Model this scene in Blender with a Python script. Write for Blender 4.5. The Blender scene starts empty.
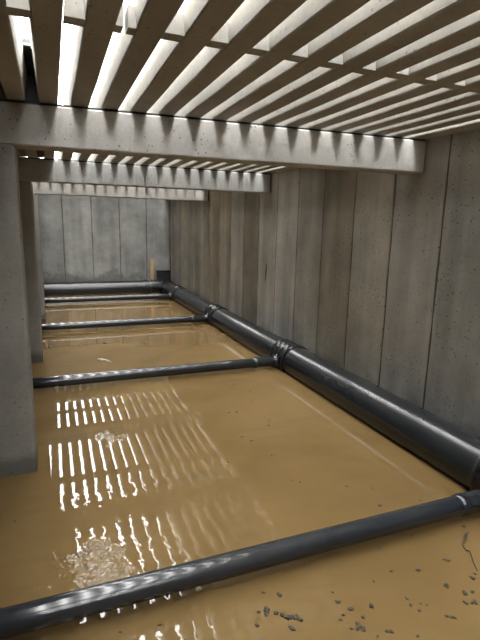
import bpy, bmesh, math, random
from mathutils import Matrix, Vector, noise
random.seed(7)
C = bpy.context.scene.collection
U = 0.75                    # metres per design unit
WZ = 2.40                   # camera height above the water, in design units
sc = bpy.context.scene

# ---------------------------------------------------------------- camera
cam_d = bpy.data.cameras.new('camera'); cam = bpy.data.objects.new('camera', cam_d); C.objects.link(cam)
right = Vector((0.929736, -0.367604, 0.021431)); up = Vector((0.053062, 0.19134, 0.980089)); fwd = Vector((0.364385, 0.910086, -0.197401))
m = Matrix((right, up, -fwd)).transposed().to_4x4(); m.translation = Vector((0, 0, WZ * U)); cam.matrix_world = m
cam_d.sensor_fit = 'VERTICAL'; cam_d.sensor_height = 36.0; cam_d.lens = 468.46 / 640 * 36.0
cam_d.clip_start = 0.02; cam_d.clip_end = 200
sc.camera = cam

# ---------------------------------------------------------------- light: the pale daylight of the shed above the slats
world = bpy.data.worlds.new('world'); sc.world = world; world.use_nodes = True
bg = world.node_tree.nodes['Background']; bg.inputs[0].default_value = (1.0, 1.0, .985, 1)
_n = world.node_tree.nodes; _l = world.node_tree.links
_g = _n.new('ShaderNodeNewGeometry'); _s = _n.new('ShaderNodeSeparateXYZ'); _m = _n.new('ShaderNodeMapRange')
_l.new(_g.outputs['Incoming'], _s.inputs[0])          # overcast gradient, brightest straight overhead, dimmer towards the horizon
_m.inputs[1].default_value = -1.0; _m.inputs[2].default_value = 0.0; _m.inputs[3].default_value = 37.0; _m.inputs[4].default_value = 11.0
_l.new(_s.outputs[2], _m.inputs[0]); _l.new(_m.outputs[0], bg.inputs[1])
sc.view_settings.view_transform = 'Standard'; sc.view_settings.look = 'None'
sc.view_settings.gamma = 1; sc.view_settings.use_curve_mapping = False
sc.view_settings.exposure = 0.28
sc.cycles.diffuse_bounces = 6; sc.cycles.max_bounces = 12

# ---------------------------------------------------------------- dimensions (design units, z = 0 at the water)
Z0 = WZ + 1.0               # underside of slats
SH = 0.235                   # slat depth
ZB = WZ + 0.637             # underside of beams
XW = 4.03                   # right wall
YF = 17.1                   # far wall
Y1, D, BW = 4.605, 3.938, 0.26
XL = -3.2                   # left wall
YB = Y1 - 2 * D             # behind the camera
SP, S0, SW = 0.256, 0.1126, 0.1029
TOP = Z0 + SH

# ---------------------------------------------------------------- helpers
def mesh_from(bm, name, smooth=False):
    me = bpy.data.meshes.new(name)
    bmesh.ops.recalc_face_normals(bm, faces=bm.faces)
    bm.to_mesh(me); bm.free()
    if smooth:
        for p in me.polygons: p.use_smooth = True
    return me
def obj(name, bm, mat, parent=None, loc=None, smooth=False, col=None):
    me = bm if isinstance(bm, bpy.types.Mesh) else mesh_from(bm, name, smooth)
    if not me.materials: me.materials.append(mat)
    o = bpy.data.objects.new(name, me); C.objects.link(o)
    if parent: o.parent = parent
    if loc is not None: o.location = loc
    if col: o.color = col
    return o
def thing(name, label, cat, loc=(0, 0, 0), group=None):
    o = bpy.data.objects.new(name, None); C.objects.link(o); o.location = loc; o.empty_display_size = .1
    o['label'] = label; o['category'] = cat
    if group: o['group'] = group
    return o
def tag(o, label, cat, group=None):
    o['label'] = label; o['category'] = cat
    if group: o['group'] = group
    return o
def struct(name, loc=(0, 0, 0)):
    o = bpy.data.objects.new(name, None); C.objects.link(o); o.location = loc; o['kind'] = 'structure'; return o
def box(bm, x0, x1, y0, y1, z0, z1, bev=0.0, segs=1):
    """box in design units"""
    b = bmesh.new(); r = bmesh.ops.create_cube(b, size=1)
    for v in b.verts:
        v.co = Vector(((x0 + x1) / 2 + v.co.x * (x1 - x0), (y0 + y1) / 2 + v.co.y * (y1 - y0), (z0 + z1) / 2 + v.co.z * (z1 - z0))) * U
    if bev: bmesh.ops.bevel(b, geom=b.edges[:], offset=bev * U, segments=segs, affect='EDGES', profile=.5)
    t = bpy.data.meshes.new('t'); b.to_mesh(t); b.free(); bm.from_mesh(t); bpy.data.meshes.remove(t)
    return bm
def lathe(bm, prof, axis='y', n=48):
    """prof: list of (distance along the axis, radius), metres, centred on the object's origin"""
    rings = []
    for a, r in prof:
        ring = []
        for i in range(n):
            t = 2 * math.pi * i / n; c, s = math.cos(t) * r, math.sin(t) * r
            ring.append(bm.verts.new({'y': (c, a, s), 'x': (a, c, s), 'z': (c, s, a)}[axis]))
        rings.append(ring)
    for A, B in zip(rings, rings[1:]):
        for i in range(n):
            bm.faces.new((A[i], A[(i + 1) % n], B[(i + 1) % n], B[i]))
    return bm
def smooth_by_angle(o, deg=35):
    me = o.data
    for p in me.polygons: p.use_smooth = True
    bm = bmesh.new(); bm.from_mesh(me)
    for e in bm.edges:
        if len(e.link_faces) == 2: e.smooth = e.calc_face_angle(0) < math.radians(deg)
    bm.to_mesh(me); bm.free()
    return o

# ---------------------------------------------------------------- materials
class NT:
    def __init__(s, name):
        s.m = bpy.data.materials.new(name); s.m.use_nodes = True; s.t = s.m.node_tree; s.b = s.t.nodes['Principled BSDF']
    def n(s, k, **kw):
        x = s.t.nodes.new(k)
        for a, b in kw.items(): setattr(x, a, b)
        return x
    def l(s, a, b): s.t.links.new(a, b)
    def pos(s, scale=(1, 1, 1), loc=(0, 0, 0)):
        g = s.n('ShaderNodeNewGeometry'); mp = s.n('ShaderNodeMapping'); s.l(g.outputs['Position'], mp.inputs[0])
        mp.inputs['Scale'].default_value = scale; mp.inputs['Location'].default_value = loc
        return mp.outputs[0]
    def noise(s, vec, scale, detail=5, rough=.55, dist=0):
        x = s.n('ShaderNodeTexNoise'); s.l(vec, x.inputs['Vector']); x.inputs['Scale'].default_value = scale
        x.inputs['Detail'].default_value = detail; x.inputs['Roughness'].default_value = rough; x.inputs['Distortion'].default_value = dist
        return x.outputs['Fac']
    def mr(s, v, a, b, c, d, smooth=False):
        x = s.n('ShaderNodeMapRange'); s.l(v, x.inputs[0])
        if smooth: x.interpolation_type = 'SMOOTHSTEP'
        for i, q in enumerate((a, b, c, d)): x.inputs[i + 1].default_value = q
        return x.outputs[0]
    def math(s, op, a, b=None):
        x = s.n('ShaderNodeMath', operation=op)
        for i, q in enumerate((a, b)):
            if q is None: continue
            if isinstance(q, (int, float)): x.inputs[i].default_value = q
            else: s.l(q, x.inputs[i])
        return x.outputs[0]
    def mix(s, f, a, b, mode='MIX'):
        x = s.n('ShaderNodeMix', data_type='RGBA', blend_type=mode)
        for i, q in ((0, f), (6, a), (7, b)):
            if isinstance(q, (int, float)): x.inputs[i].default_value = q
            elif isinstance(q, tuple): x.inputs[i].default_value = (*q, 1) if len(q) == 3 else q
            else: s.l(q, x.inputs[i])
        return x.outputs[2]
    def bump(s, h, strength, dist=.01, prev=None):
        x = s.n('ShaderNodeBump'); s.l(h, x.inputs['Height']); x.inputs['Strength'].default_value = strength; x.inputs['Distance'].default_value = dist
        if prev: s.l(prev, x.inputs['Normal'])
        return x.outputs[0]

def concrete(name, base, blot=(.80, 1.18), streak=(.9, 1.08), pores=.5, wet=None, rough=.85):
    k = NT(name); p = k.pos()
    a = k.mr(k.noise(p, 1.6, 7, .6), .3, .7, *blot)
    st = k.mr(k.noise(k.pos((3.2, 3.2, .22)), 1.0, 4, .55), .3, .7, *streak)
    fine = k.mr(k.noise(p, 38, 4, .7), .25, .75, .90, 1.10)
    v = k.n('ShaderNodeTexVoronoi'); k.l(p, v.inputs['Vector']); v.inputs['Scale'].default_value = 24
    mask = k.mr(k.noise(p, 3.1, 3), .44, .56, 0, pores)
    pore = k.mr(v.outputs['Distance'], .12, .19, 1, 0)
    pf = k.math('MULTIPLY', pore, mask)
    f = k.math('MULTIPLY', k.math('MULTIPLY', a, st), fine)
    oi = k.n('ShaderNodeObjectInfo')
    c = k.mix(1.0, oi.outputs['Color'], base, 'MULTIPLY')
    g = k.n('ShaderNodeCombineColor')
    for i in range(3): k.l(f, g.inputs[i])
    c = k.mix(1.0, c, g.outputs[0], 'MULTIPLY')
    c = k.mix(pf, c, (.035, .03, .024))
    if wet:                                                # damp, dirty tide mark low on the wall
        sep = k.n('ShaderNodeSeparateXYZ'); k.l(p, sep.inputs[0])
        hz = k.math('ADD', sep.outputs[2], k.mr(k.noise(p, 2.3, 5, .65), .3, .7, -wet[1], wet[1]))
        w = k.mr(hz, wet[0] * .4, wet[0], wet[2], 0, True)
        c = k.mix(w, c, (.045, .042, .036))
    k.l(c, k.b.inputs['Base Color']); k.b.inputs['Roughness'].default_value = rough
    h = k.math('SUBTRACT', k.noise(p, 55, 5, .7), pf)
    k.l(k.bump(h, .35, .004), k.b.inputs['Normal'])
    return k.m
M_wall = concrete('wall_concrete', (.385, .375, .350), blot=(.74, 1.22), streak=(.72, 1.22), pores=.9, wet=(.30, .12, .45))
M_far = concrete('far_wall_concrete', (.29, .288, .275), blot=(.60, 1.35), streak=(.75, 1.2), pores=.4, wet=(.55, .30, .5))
M_beam = concrete('beam_concrete', (.45, .435, .41), blot=(.84, 1.1), streak=(.93, 1.05), pores=.7)
M_slat = concrete('slat_concrete', (.36, .345, .315), blot=(.82, 1.12), streak=(.95, 1.05), pores=.5)
M_pil = concrete('pillar_concrete', (.28, .27, .25), blot=(.76, 1.12), streak=(.92, 1.06), pores=.6, wet=(.16, .05, .6))
M_seam = concrete('seam_mortar', (.10, .088, .066), pores=.2)

def plain(name, col, rough=.6, metal=0.0, var=.25, scale=8):
    k = NT(name); p = k.pos(); f = k.mr(k.noise(p, scale, 6, .65), .3, .7, 1 - var, 1 + var)
    g = k.n('ShaderNodeCombineColor')
    for i in range(3): k.l(f, g.inputs[i])
    k.l(k.mix(1.0, col, g.outputs[0], 'MULTIPLY'), k.b.inputs['Base Color'])
    k.b.inputs['Roughness'].default_value = rough; k.b.inputs['Metallic'].default_value = metal
    k.l(k.bump(k.noise(p, scale * 8, 4), .2, .003), k.b.inputs['Normal'])
    return k.m
def plastic(name, col, dust, damt, rough):
    k = NT(name); p = k.pos()
    d = k.mr(k.noise(p, 3, 4, .6), .30, .75, 0, damt)
    sp = k.mr(k.noise(p, 60, 2, .5), .68, .76, 0, .25)
    geo = k.n('ShaderNodeNewGeometry'); sep = k.n('ShaderNodeSeparateXYZ'); k.l(geo.outputs['Normal'], sep.inputs[0])
    upf = k.mr(sep.outputs[2], -.2, .95, .1, 1)             # dust settles on the upper side
    d = k.math('MULTIPLY', k.math('MAXIMUM', d, sp), upf)
    k.l(k.mix(d, col, dust), k.b.inputs['Base Color'])
    k.b.inputs['Roughness'].default_value = rough
    k.b.inputs['IOR'].default_value = 1.5
    pass
    return k.m
M_pipe = plastic('pipe_plastic', (.015, .018, .022), (.055, .055, .054), .35, .19)
M_pipe_s = plastic('slim_pipe_plastic', (.014, .017, .022), (.06, .06, .058), .45, .10)
M_fit = plastic('fitting_plastic', (.011, .012, .014), (.04, .04, .038), .3, .24)
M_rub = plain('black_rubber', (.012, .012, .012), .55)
M_wood = plain('raw_pine', (.50, .33, .18), .7, var=.2, scale=5)
M_clod = plain('muck_clod', (.040, .030, .017), .7, var=.5, scale=30)
M_twig = plain('twig_bark', (.045, .034, .022), .7)
M_straw = plain('pale_straw', (.62, .56, .44), .7)
M_slab = plain('cover_slab', (.20, .19, .17), .9)
M_steel = plain('strap_steel', (.10, .095, .09), .5, .6)

# murky brown water
def water_mat():
    k = NT('murky_water'); p = k.pos()
    c = k.mix(k.mr(k.noise(p, .55, 5, .55, .6), .36, .64, 0, 1), (.125, .080, .032), (.172, .113, .048))
    c = k.mix(k.mr(k.noise(k.pos((.7, 3.0, 1)), 1.3, 6, .6, 1.0), .52, .75, 0, .4), c, (.085, .062, .031))
    c = k.mix(k.mr(k.noise(p, 9, 6, .75), .62, .76, 0, .5), c, (.07, .052, .028))
    k.l(c, k.b.inputs['Base Color'])
    k.b.inputs['Roughness'].default_value = .015; k.b.inputs['IOR'].default_value = 1.29
    # ripples: calm everywhere, stirred by drips in a few spots
    base = k.noise(p, 3.0, 2, .5)
    n1 = k.bump(base, .022, .02)
    def spot(x, y, r0, r1):
        d = k.n('ShaderNodeVectorMath', operation='DISTANCE'); k.l(k.pos(), d.inputs[0]); d.inputs[1].default_value = (x * U, y * U, 0)
        e = k.math('ADD', d.outputs['Value'], k.mr(k.noise(p, 7, 3, .6), .3, .7, -.10, .10))
        return k.mr(e, r0 * U, r1 * U, 1, 0, True)
    s1 = k.math('MAXIMUM', spot(.12, 3.06, .03, .30), k.math('MULTIPLY', spot(.50, 5.15, .02, .17), .35))
    rough = k.math('MULTIPLY', k.noise(p, 19, 1.5, .5, .6), s1)
    n2 = k.bump(rough, .38, .02, n1)
    sep = k.n('ShaderNodeSeparateXYZ'); k.l(p, sep.inputs[0])
    near = k.mr(sep.outputs[1], 4.25 * U, 4.05 * U, 0, 1, True)          # drips keep the near water moving, calm beyond
    wav = k.math('MULTIPLY', k.noise(p, 9, 2, .4, .3), near)
    n3 = k.bump(wav, .06, .02, n2)
    k.l(n3, k.b.inputs['Normal'])
    return k.m
M_water = water_mat()
M_mud = plain('mud', (.20, .14, .07), .9)

# ---------------------------------------------------------------- room shell
bm = bmesh.new(); box(bm, XL, XW + .3, YB, YF + .3, -.45, -.2)
fl = obj('floor', bm, M_slab); fl['kind'] = 'structure'

def panel_mesh(w, h, t, seed, n=14):
    """cast wall panel: front face at local y=0 towards -y, width along x, ragged long edges, metres"""
    rnd = random.Random(seed); bm = bmesh.new(); rows = []
    e = .007
    for i in range(n + 1):
        z = h * i / n
        a = -w / 2 + .006 + rnd.uniform(0, e * 1.3); b = w / 2 - .006 - rnd.uniform(0, e * 1.3)
        rows.append([bm.verts.new(q) for q in ((a - .001, t, z), (a, .006, z), (a + .007, 0, z), (b - .007, 0, z), (b, .006, z), (b + .001, t, z))])
    for A, B in zip(rows, rows[1:]):
        for j in range(5): bm.faces.new((A[j], A[j + 1], B[j + 1], B[j]))
    bm.faces.new(rows[0]); bm.faces.new(rows[-1])
    return bm
HW = (TOP + .3) * U
right_root = struct('wall_right')
bm = bmesh.new(); box(bm, XW + .012, XW + .3, YB, YF + .3, -.3, TOP); obj('backing', bm, M_seam, right_root)
pw = 0.8355
tints = {0: (.95, .98, 1.0), 1: (.98, .99, 1.0), -1: (.88, .86, .80), 2: (.92, .90, .84), 3: (.70, .65, .56), 4: (.98, .97, .94), 5: (1.30, 1.33, 1.36), 6: (1.2, 1.2, 1.18), 7: (.68, .64, .55), 8: (1.22, 1.21, 1.17), 9: (.98, .92, .80), 10: (.86, .79, .67), 11: (1.0, .95, .86), 12: (.88, .86, .78), 13: (.92, .9, .82)}
variants = [mesh_from(panel_mesh(pw * U, HW, .03, s), 'panel') for s in range(5)]
k = -8
while True:
    y0 = 4.11 + k * pw - pw      # panel between joints k-1 and k
    yc = y0 + pw / 2
    if y0 > YF: break
    me = variants[k % 5]
    if y0 + pw > YF:             # last strip, cut at the far wall
        wlast = YF - y0; yc = y0 + wlast / 2; me = mesh_from(panel_mesh(wlast * U, HW, .03, 99), 'panel')
    o = obj('panel', me, M_wall, right_root, (XW * U, yc * U, -.3 * U))
    o.rotation_euler = (0, 0, -math.pi / 2)
    t = tints.get(k, (random.uniform(.85, 1), random.uniform(.85, .98), random.uniform(.8, .92))); o.color = (*t, 1)
    k += 1
bm = bmesh.new(); bmesh.ops.create_icosphere(bm, subdivisions=2, radius=1)      # dark cast-in scar on a panel
for q in bm.verts: q.co = Vector((q.co.x * .006, q.co.y * (.024 + .006 * q.co.z), q.co.z * .15))
o = obj('scar', bm, M_seam, right_root, (XW * U, 8.70 * U, 1.47 * U), smooth=True); o.rotation_euler = (math.radians(6), 0, 0); o['label'] = 'dark upright scar in the concrete'
far_root = struct('wall_far')
bm = bmesh.new(); box(bm, XL - .3, XW + .3, YF + .012, YF + .3, -.3, TOP); obj('backing', bm, M_seam, far_root)
fp = 0.93; fx = [XL, -2.42, -1.49, -.56, .37, 1.30, 2.23, 3.16, XW]
for i, (a, b) in enumerate(zip(fx, fx[1:])):
    o = obj('panel', panel_mesh((b - a) * U, HW, .03, 40 + i), M_far, far_root, ((a + b) / 2 * U, YF * U, -.3 * U))
    g = random.uniform(.9, 1.1); o.color = (g, g, g, 1)
left_root = struct('wall_left')
bm = bmesh.new(); box(bm, XL - .3, XL - .012, YB, YF + .3, -.3, TOP); obj('backing', bm, M_seam, left_root)
lm = mesh_from(panel_mesh(1.5 * U, HW, .03, 77, 6), 'panel')
for i in range(14):
    y = YB + .75 + i * 1.5
    if y + .75 > YF + .3: break
    o = obj('panel', lm, M_wall, left_root, (XL * U, y * U, -.3 * U)); o.rotation_euler = (0, 0, math.pi / 2)
back_root = struct('wall_back')
bm = bmesh.new(); box(bm, XL - .3, XW + .3, YB - .3, YB - .012, -.3, TOP); obj('backing', bm, M_wall, back_root)

# ---------------------------------------------------------------- water
bm = bmesh.new(); box(bm, XL + .006, XW - .006, YB + .006, YF - .006, -.2, 0)
w = obj('water', bm, M_water); tag(w, 'murky brown water covering the whole pit floor', 'water'); w['kind'] = 'stuff'

# ---------------------------------------------------------------- slatted ceiling
ceil = struct('ceiling')
def slat_mesh(L, wb, wt, seed):
    rnd = random.Random(seed); bm = bmesh.new(); n = 9; rows = []
    ch = .006
    for i in range(n + 1):
        y = -L / 2 + L * i / n
        j = lambda: rnd.uniform(-.0022, .0022)
        zb = rnd.uniform(-.0012, .0012) if 0 < i < n else 0
        rows.append([bm.verts.new(q) for q in ((-wb / 2 + ch + j(), y, zb), (wb / 2 - ch + j(), y, zb), (wb / 2 + j(), y, ch * 1.2),
                     (wt / 2, y, SH * U), (-wt / 2, y, SH * U), (-wb / 2 + j(), y, ch * 1.2))])
    for A, B in zip(rows, rows[1:]):
        for q in range(6): bm.faces.new((A[q], A[(q + 1) % 6], B[(q + 1) % 6], B[q]))
    bm.faces.new(rows[0]); bm.faces.new(rows[-1])
    return mesh_from(bm, 'slat')
ST = SW - .043              # slot width at the top
wb = (SP - SW) * U; wt = (SP - ST) * U
bounds = [YB] + [Y1 + BW / 2 + i * D for i in range(-1, 3)] + [YF]
def tie_mesh(wid_b, wid_t, yb=.10, yt=.13, x0=0.0, x1=1.0):
    """bridge between two slats, tapered, slot centred on x=0; x0..x1 fraction of the slot it fills"""
    bm = bmesh.new(); vs = []
    for z, wd, yy in ((0.002, wid_b, yb), (.10 * U, (wid_b + wid_t) / 2 + .001, yt)):
        a = (-.5 + x0) * wd * U; b = (-.5 + x1) * wd * U
        vs.append([bm.verts.new(q) for q in ((a, -yy / 2 * U, z), (b, -yy / 2 * U, z), (b, yy / 2 * U, z), (a, yy / 2 * U, z))])
    bm.faces.new(vs[0]); bm.faces.new(vs[1])
    for i in range(4): bm.faces.new((vs[0][i], vs[0][(i + 1) % 4], vs[1][(i + 1) % 4], vs[1][i]))
    return mesh_from(bm, 'tie')
tie = tie_mesh(SW + .004, ST + .004); tie_l = tie_mesh(SW + .004, ST + .004, x1=.36); tie_r = tie_mesh(SW + .004, ST + .004, x0=.60)
K0, K1 = -12, 14
for bi, (ya, yb) in enumerate(zip(bounds, bounds[1:])):
    L = (yb - ya) * U - .004; vs = [slat_mesh(L, wb, wt, 10 * bi + s) for s in range(4)]
    edge_x0 = S0 + K1 * SP + SW; wl = (XW - edge_x0) * U - .002
    last = slat_mesh(L, wl, wl + .015 * U, 500 + bi)
    ym = (ya + yb) / 2
    for kk in range(K0, K1 + 2):
        if kk <= K1: xc = S0 + kk * SP - (SP - SW) / 2; me = vs[kk % 4]
        else: xc = (edge_x0 + XW) / 2; me = last
        o = obj('slat', me, M_slat, ceil, (xc * U, ym * U, Z0 * U + .001))
        g = random.uniform(.93, 1.05); o.color = (g, g * .995, g * .98, 1)
    if bi == 2:
        for kk in range(K0, 0):        # slots left of the pillars are closed in this bay
            bm = bmesh.new(); box(bm, -SW / 2 + .003, SW / 2 - .003, -L / U / 2 + .001, L / U / 2 - .001, .02, SH - .01)
            o = obj('slot_filler', bm, M_rub if kk == -1 else M_slab, ceil, ((S0 + kk * SP + SW / 2) * U, ym * U, Z0 * U))
    yt = ym + (0.02 if bi == 1 else 0)
    for kk in range(K0, K1 + 1):
        xc = S0 + kk * SP + SW / 2
        if bi == 1 and kk == 1:
            obj('tie', tie_l, M_slat, ceil, (xc * U, yt * U, Z0 * U + .001)); obj('tie', tie_r, M_slat, ceil, (xc * U, yt * U, Z0 * U + .001))
        else:
            obj('tie', tie, M_slat, ceil, (xc * U, (yt + random.uniform(-.015, .015)) * U, Z0 * U + .001))

# ---------------------------------------------------------------- beams, pillars
beam_lab = {-1: None,
    0: 'nearest concrete crossbeam under the slats with bright scalloped light patches',
    1: 'second concrete crossbeam, smaller in view and stained, behind the nearest one',
    2: 'farthest and thinnest looking concrete crossbeam, in front of the far wall'}
for i in (-1, 0, 1, 2):
    y0 = Y1 + i * D
    t = thing('crossbeam', beam_lab[i] or 'concrete crossbeam overhead behind the camera position', 'beam', (.6 * U, y0 * U, ZB * U), 'concrete crossbeams')
    if i == 0: t.rotation_euler = (0, 0, math.radians(-3.0))
    XO = .6; XE = XW - XO + (.008 if i == 0 else 0)
    bm = bmesh.new(); L = 6.2
    bm = bmesh.new(); box(bm, XL - XO + .03, XE - .035, 0, BW, 0, Z0 - ZB - .018, .012)
    o = obj('beam_body', bm, M_beam, t); 
    if i == 1: o.color = (.78, .80, .82, 1)
    bm = bmesh.new(); box(bm, XE - .033, XE - .004 - (.012 if i == 0 else 0), .03, BW - .03, .01, Z0 - ZB - .03); e = obj('end_shade', bm, M_rub, t); e['label'] = 'dark slab standing in for pocket shadow at the wall end'  # black slab stands in for the shadow where the beam enters the wall
    bm = bmesh.new(); box(bm, XL - XO + .03, XE - .04, .012, BW - .012, Z0 - ZB - .019, Z0 - ZB - .001); obj('bearing_strip', bm, M_rub, t)
pil_lab = {0: 'nearest concrete pillar, wide and tall along the left edge', 1: 'second concrete pillar, a narrow strip just behind the nearest one',
           2: 'farthest concrete pillar, the thinnest strip beside the far wall'}
for i in (0, 1, 2):
    y0 = Y1 + i * D + .004
    bm = bmesh.new(); box(bm, -1.05, -.250, .0, BW + .02, -.2, ZB - .002, .028, 2)
    o = obj('support_pillar', bm, M_pil, None, (0, y0 * U, 0)); tag(o, pil_lab[i], 'pillar', 'concrete pillars')

# things standing on top of the slats that keep the light out on the left
bm = bmesh.new(); box(bm, XL, -.165, 3.45, Y1 + D + .12, TOP + .004, TOP + .16, .01)
o = obj('cover_slab', bm, M_slab); tag(o, 'solid slab lying over the slats above the left pillars', 'slab')
for ya, yb in ((YB, 3.40), (Y1 + D + .15, YF)):
    bm = bmesh.new(); box(bm, XL, -.45, ya, yb, TOP + .004, TOP + .16, .01)
    o = obj('cover_slab', bm, M_slab); tag(o, 'slab over the slats behind the camera, left side' if ya < 0 else 'slab over the slats beyond the second crossbeam, far left', 'slab')
bm = bmesh.new(); vs = []
for z in (TOP + .004, TOP + .06):
    vs.append([bm.verts.new(Vector(q) * U) for q in ((-.115, 4.04, z), (-.070, 4.04, z), (-.004, 4.32, z), (-.004, Y1 + D + .12, z), (-.163, Y1 + D + .12, z), (-.163, 4.3, z))])
bm.faces.new(vs[0]); bm.faces.new(vs[1])
for i in range(6): bm.faces.new((vs[0][i], vs[0][(i + 1) % 6], vs[1][(i + 1) % 6], vs[1][i]))
o = obj('rubber_strip', bm, M_rub); tag(o, 'dark tapering strip blocking the leftmost visible slot', 'strip')
bm = bmesh.new(); box(bm, -.17, -.012, 4.01, 4.032, TOP + .004, TOP + .02)
o = obj('steel_strap', bm, M_steel); tag(o, 'thin dark strap across the leftmost slot at the tip of a dark strip', 'strap')

# ---------------------------------------------------------------- pipes
s = 1.155
sx = 1.20
RC, ZC = .0667 * sx, WZ - 1.8962 * sx
RM, ZM, XM = .2187 * s * 1.05, WZ - 1.9484 * s, 3.2895 * s - .05
PY = [2.1858 * sx, 5.8381 * sx, 9.0921 * sx, 12.2686 * sx]
P5 = YF - RM - .11
main = thing('main_pipe', 'thick black drain pipe running along the foot of the right wall', 'pipe', (XM * U, 0, ZM * U))
def tube(r, t, a, b, axis='y', n=56, lip=True):
    """open pipe with wall thickness and rounded lips; metres"""
    p = [(a + .004, r - t), (a, r - t + .002), (a, r - .003), (a + .003, r), (b - .003, r), (b, r - .003), (b, r - t + .002), (b - .004, r - t)]
    bm = bmesh.new(); lathe(bm, p + [p[0]], axis, n)
    bmesh.ops.remove_doubles(bm, verts=bm.verts, dist=1e-6)
    return bm
def sm(o): return smooth_by_angle(o, 40)
r = RM * U; rc = RC * U
FL = .26                          # half length of a branch fitting
ends = [YB + .1] + [y for p in PY for y in (p - FL, p + FL)] + [P5 - RM - .12]
for a, b in zip(ends[0::2], ends[1::2]):
    sm(obj('pipe_length', tube(r * .985, .012, (a - .05) * U, (b + .05) * U), M_pipe, main))
for p in PY:
    prof = [(-FL, .985), (-FL, 1.05), (-FL + .015, 1.075), (-FL + .05, 1.075), (-FL + .065, 1.035), (-.10, 1.03), (-.085, 1.07), (-.05, 1.07), (-.035, 1.02),
            (.05, 1.02), (.065, 1.07), (.10, 1.07), (.115, 1.03), (FL - .065, 1.035), (FL - .05, 1.075), (FL - .015, 1.075), (FL, 1.05), (FL, .985)]
    bm = bmesh.new(); lathe(bm, [((p + a) * U, q * r) for a, q in prof], 'y', 56)
    f = sm(obj('branch_fitting', bm, M_fit, main))
    f['label'] = 'ribbed black branch fitting'
    # raised seal rings round the fitting
    for a in (-FL + .03, FL - .03):
        bm = bmesh.new(); lathe(bm, [((p + a - .012) * U, r * 1.05), ((p + a - .010) * U, r * 1.088), ((p + a + .010) * U, r * 1.088), ((p + a + .012) * U, r * 1.05)], 'y', 56)
        sm(obj('seal_ring', bm, M_rub, f))
    # saddle outlet towards the slim pipe, with a clamp nut on top
    bm = bmesh.new(); z = (ZC - ZM) * U; x1 = -(RM * 1.16) * U
    lathe(bm, [(-r * .70, rc * 1.5), (-r * .99, rc * 1.5), (-r * 1.06, rc * 1.32), (x1 - .03 * U, rc * 1.25), (x1 - .03 * U, rc * .9)], 'x', 32)
    o = sm(obj('outlet', bm, M_fit, f)); o.location = (0, p * U, z)
    bm = bmesh.new(); lathe(bm, [(0, 0.0001), (0, .011), (.004, .014), (.02, .014), (.024, .010), (.024, .0001)], 'z', 12)
    o = sm(obj('clamp_nut', bm, M_pipe_s, f)); o.location = (-r * 1.10, p * U, z + rc * 1.27)
cross_lab = ['nearest slim dark pipe crossing low over the brown water at the bottom of the view',
             'second slim dark pipe crossing the water, ending at the nearest pillar',
             'third slim dark pipe crossing the water, midway to the far wall',
             'fourth and farthest slim pipe, just in front of the thick far pipe']
for p, lab in zip(PY, cross_lab):
    t = thing('cross_pipe', lab, 'pipe', (0, p * U, ZC * U), 'slim crossing pipes')
    xr = (XM - RM * 1.12) * U
    sm(obj('pipe_length', tube(rc, .005, (XL + .05) * U, xr - .02, 'x', 40), M_pipe_s, t))
    bm = bmesh.new(); lathe(bm, [(xr - .30, rc), (xr - .295, rc * 1.08), (xr - .255, rc * 1.15), (xr - .235, rc * 1.15), (xr - .23, rc * 1.08), (xr - .02, rc * 1.1), (xr, rc * 1.12), (xr, rc * .95)], 'x', 40)
    sm(obj('socket', bm, M_pipe_s, t))
# thick pipe along the far wall
t = thing('far_pipe', 'thick dark pipe lying across the foot of the far wall', 'pipe', (0, P5 * U, ZM * U))
xe = (XM - RM - .12) * U
sm(obj('pipe_length', tube(r * .985, .012, (XL + .05) * U, xe + .05, 'x'), M_pipe, t))
for a in (xe - .28, xe - .10):
    bm = bmesh.new(); lathe(bm, [(a, r * .98), (a, r * 1.05), (a + .01, r * 1.08), (a + .035, r * 1.08), (a + .045, r * 1.03), (a + .10, r * 1.03), (a + .10, r * .98)], 'x', 56)
    sm(obj('socket', bm, M_fit, t))
# corner tee joining both, with an open inspection mouth on top
ct = thing('corner_fitting', 'dark corner fitting joining the thick pipes, with an open mouth on top', 'pipe fitting', (XM * U, P5 * U, ZM * U))
bm = bmesh.new(); lathe(bm, [(-r * 1.5, r * .99), (-r * 1.5, r * 1.09), (-r * 1.32, r * 1.09), (-r * 1.28, r * 1.03), (-r * .2, r * 1.03), (r * .7, r * 1.0), (r * 1.0, r * .7), (r * 1.04, .001)], 'x', 56)
sm(obj('body', bm, M_fit, ct))
bm = bmesh.new(); lathe(bm, [(-r * 1.9, r * .99), (-r * 1.9, r * 1.09), (-r * 1.6, r * 1.09), (-r * 1.55, r * 1.03), (-r * .2, r * 1.02)], 'y', 56)
sm(obj('arm', bm, M_pipe, ct))
bm = bmesh.new(); lathe(bm, [(r * .8, r * .50), (r * 1.24, r * .50), (r * 1.26, r * .48), (r * 1.26, r * .40), (r * 1.04, r * .40), (r * 1.04, .001)], 'z', 40)
o = sm(obj('mouth_ring', bm, M_pipe, ct)); o.location = (-.01, -r * .8, 0)

# dark box in the corner and the batten standing by it
bm = bmesh.new(); zt = WZ - 1.70
t = thing('junction_box', 'small black box in the far corner behind the pipe joint', 'box', (0, 0, 0))
box(bm, 3.50, 3.99, YF - .10, YF - .012, -.15, zt, .008); obj('body', bm, M_rub, t)
bm = bmesh.new(); box(bm, 3.48, 4.01, YF - .12, YF - .005, zt, zt + .03, .006); obj('lid', bm, M_fit, t)
bm = bmesh.new(); box(bm, -.06, .06, -.035, .035, 0, 1.15, .006)
o = obj('wooden_batten', bm, M_wood, None, (3.32 * U, (YF - .05) * U, 0)); o.rotation_euler = (-.0, math.radians(.8), 0)
tag(o, 'short raw pine batten standing upright against the far wall', 'batten')

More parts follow.
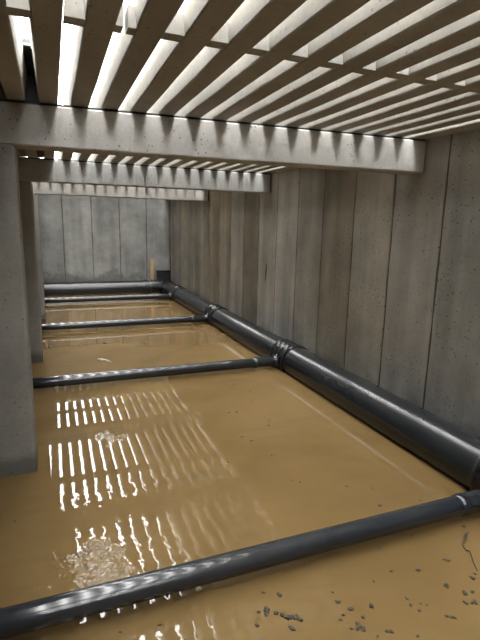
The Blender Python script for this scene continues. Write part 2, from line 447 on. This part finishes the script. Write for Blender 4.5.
# ---------------------------------------------------------------- clods, twig, scraps on the water
def clod_mesh(seed):
    rnd = random.Random(seed); bm = bmesh.new(); bmesh.ops.create_icosphere(bm, subdivisions=2, radius=1)
    o = Vector((rnd.random() * 20, rnd.random() * 20, rnd.random() * 20))
    for v in bm.verts:
        v.co *= .8 + .55 * noise.noise(v.co * 1.3 + o) + .25 * noise.noise(v.co * 3 + o)
        v.co.z *= .55
    return mesh_from(bm, 'clod', True)
clods = [clod_mesh(i) for i in range(6)]
A = [(1.134, 2.332), (1.221, 2.278), (1.045, 2.201), (1.1, 2.201), (1.078, 2.165), (1.168, 2.132), (1.211, 2.096), (1.252, 2.062), (1.178, 2.024), (0.996, 2.115), (1.139, 2.153), (1.19, 2.10), (1.235, 2.085), (1.09, 2.185)]
B = [(1.514, 2.004), (1.48, 1.978), (1.539, 2.097), (1.583, 2.025), (1.556, 1.921), (1.503, 1.903), (1.551, 2.179), (1.617, 1.947), (1.717, 2.0), (1.565, 1.88), (1.709, 1.803), (1.615, 1.807), (1.69, 1.815), (1.54, 1.89)]
Cc = [(1.954, 1.923), (2.021, 1.908), (2.051, 1.887), (1.976, 1.869), (2.124, 1.759), (2.138, 1.75), (1.966, 1.971), (2.034, 2.203), (1.832, 1.727), (1.863, 2.168), (2.113, 2.43), (2.10, 1.775)]
Dd = [(2.431, 2.459), (2.469, 2.166), (2.485, 2.149), (2.216, 2.149), (2.285, 1.954), (2.291, 1.971), (2.351, 1.878), (2.409, 1.868), (2.292, 1.815), (2.355, 1.796), (2.511, 1.961), (2.56, 1.985), (2.906, 2.407), (2.48, 2.16), (2.33, 1.80)]
Ee = [(2.454, 2.862), (2.838, 2.814), (2.367, 3.217), (2.562, 3.113), (2.461, 2.871), (1.975, 3.972), (1.943, 3.475), (1.996, 3.42), (1.501, 3.985)]
Ff = [(2.308, 4.764), (2.25, 4.639), (1.842, 4.464), (1.908, 4.337), (1.94, 5.155), (2.377, 6.128), (2.043, 5.137), (2.355, 5.39), (2.482, 5.76)]
Gg = [(0.388, 9.059), (-0.137, 9.141), (0.854, 9.159), (1.588, 8.938)]
Hh = [(0.467, 2.315), (0.243, 2.347), (0.577, 2.167), (-0.382, 3.662)]
def scatter(pts, lab, grp, r0, r1):
    for x, y in pts:
        r = random.uniform(r0, r1) * U * 1.2
        o = obj('clod', random.choice(clods), M_clod, None, (x * U * 1.048, y * U * 1.048, r * .18))
        o.scale = (r * random.uniform(.9, 1.5), r, r * .8); o.rotation_euler = (0, 0, random.uniform(0, 6.28))
        tag(o, lab, 'clod', grp)
scatter(A, 'dark muck clod in the cluster below the middle of the nearest slim pipe', 'clods left of bottom centre', .010, .019)
scatter(B, 'dark muck clod in the scatter at the bottom edge right of centre', 'clods at bottom centre', .008, .017)
scatter(Cc, 'small dark muck clod in the loose scatter between bottom centre and lower right corner', 'clods right of bottom centre', .007, .013)
scatter(Dd, 'dark muck clod near the twig in the lower right corner', 'clods near the twig', .010, .018)
scatter(Ee, 'tiny dark clod floating just beyond the nearest slim pipe', 'clods beyond the nearest slim pipe', .009, .014)
scatter(Ff, 'tiny dark clod on open water between the nearest pipe and the second slim pipe', 'clods on the open water', .012, .018)
scatter(Gg, 'small dark fleck of muck on the water before the third slim pipe', 'flecks before the third pipe', .030, .040)
scatter(Hh, 'faint dark speck on the dim water at lower left', 'specks at lower left', .007, .010)

def wire(pts, r, name, mat, lab, cat):
    bm = bmesh.new(); n = 6; rings = []
    P = [Vector((p[0] * 1.048, p[1] * 1.048, p[2])) * U for p in pts]
    for i, p in enumerate(P):
        d = (P[min(i + 1, len(P) - 1)] - P[max(i - 1, 0)]).normalized(); a = d.cross(Vector((0, 0, 1))).normalized(); b = a.cross(d)
        rr = r[i] * U if isinstance(r, list) else r * U
        rings.append([bm.verts.new(p + (a * math.cos(t) + b * math.sin(t)) * rr) for t in [2 * math.pi * q / n for q in range(n)]])
    for X, Y in zip(rings, rings[1:]):
        for i in range(n): bm.faces.new((X[i], X[(i + 1) % n], Y[(i + 1) % n], Y[i]))
    bm.faces.new(rings[0]); bm.faces.new(rings[-1])
    o = obj(name, bm, mat, smooth=True)
    return tag(o, lab, cat)
wire([(2.859, 2.326, .02), (2.80, 2.295, .03), (2.765, 2.267, .02), (2.705, 2.229, .008), (2.687, 2.178, .008), (2.702, 2.159, .012), (2.662, 2.104, .012), (2.632, 2.061, .008), (2.596, 1.997, .004)],
     [.006, .010, .010, .005, .007, .006, .005, .005, .003], 'twig', M_twig, 'thin bent dark twig floating in the lower right corner', 'twig')
wire([(.62, 8.02, .01), (.68, 7.93, .02), (.74, 7.90, .012), (.82, 7.80, .01)], [.01, .022, .018, .006], 'straw_scrap', M_straw, 'pale straw scrap floating beyond the second slim pipe', 'straw')
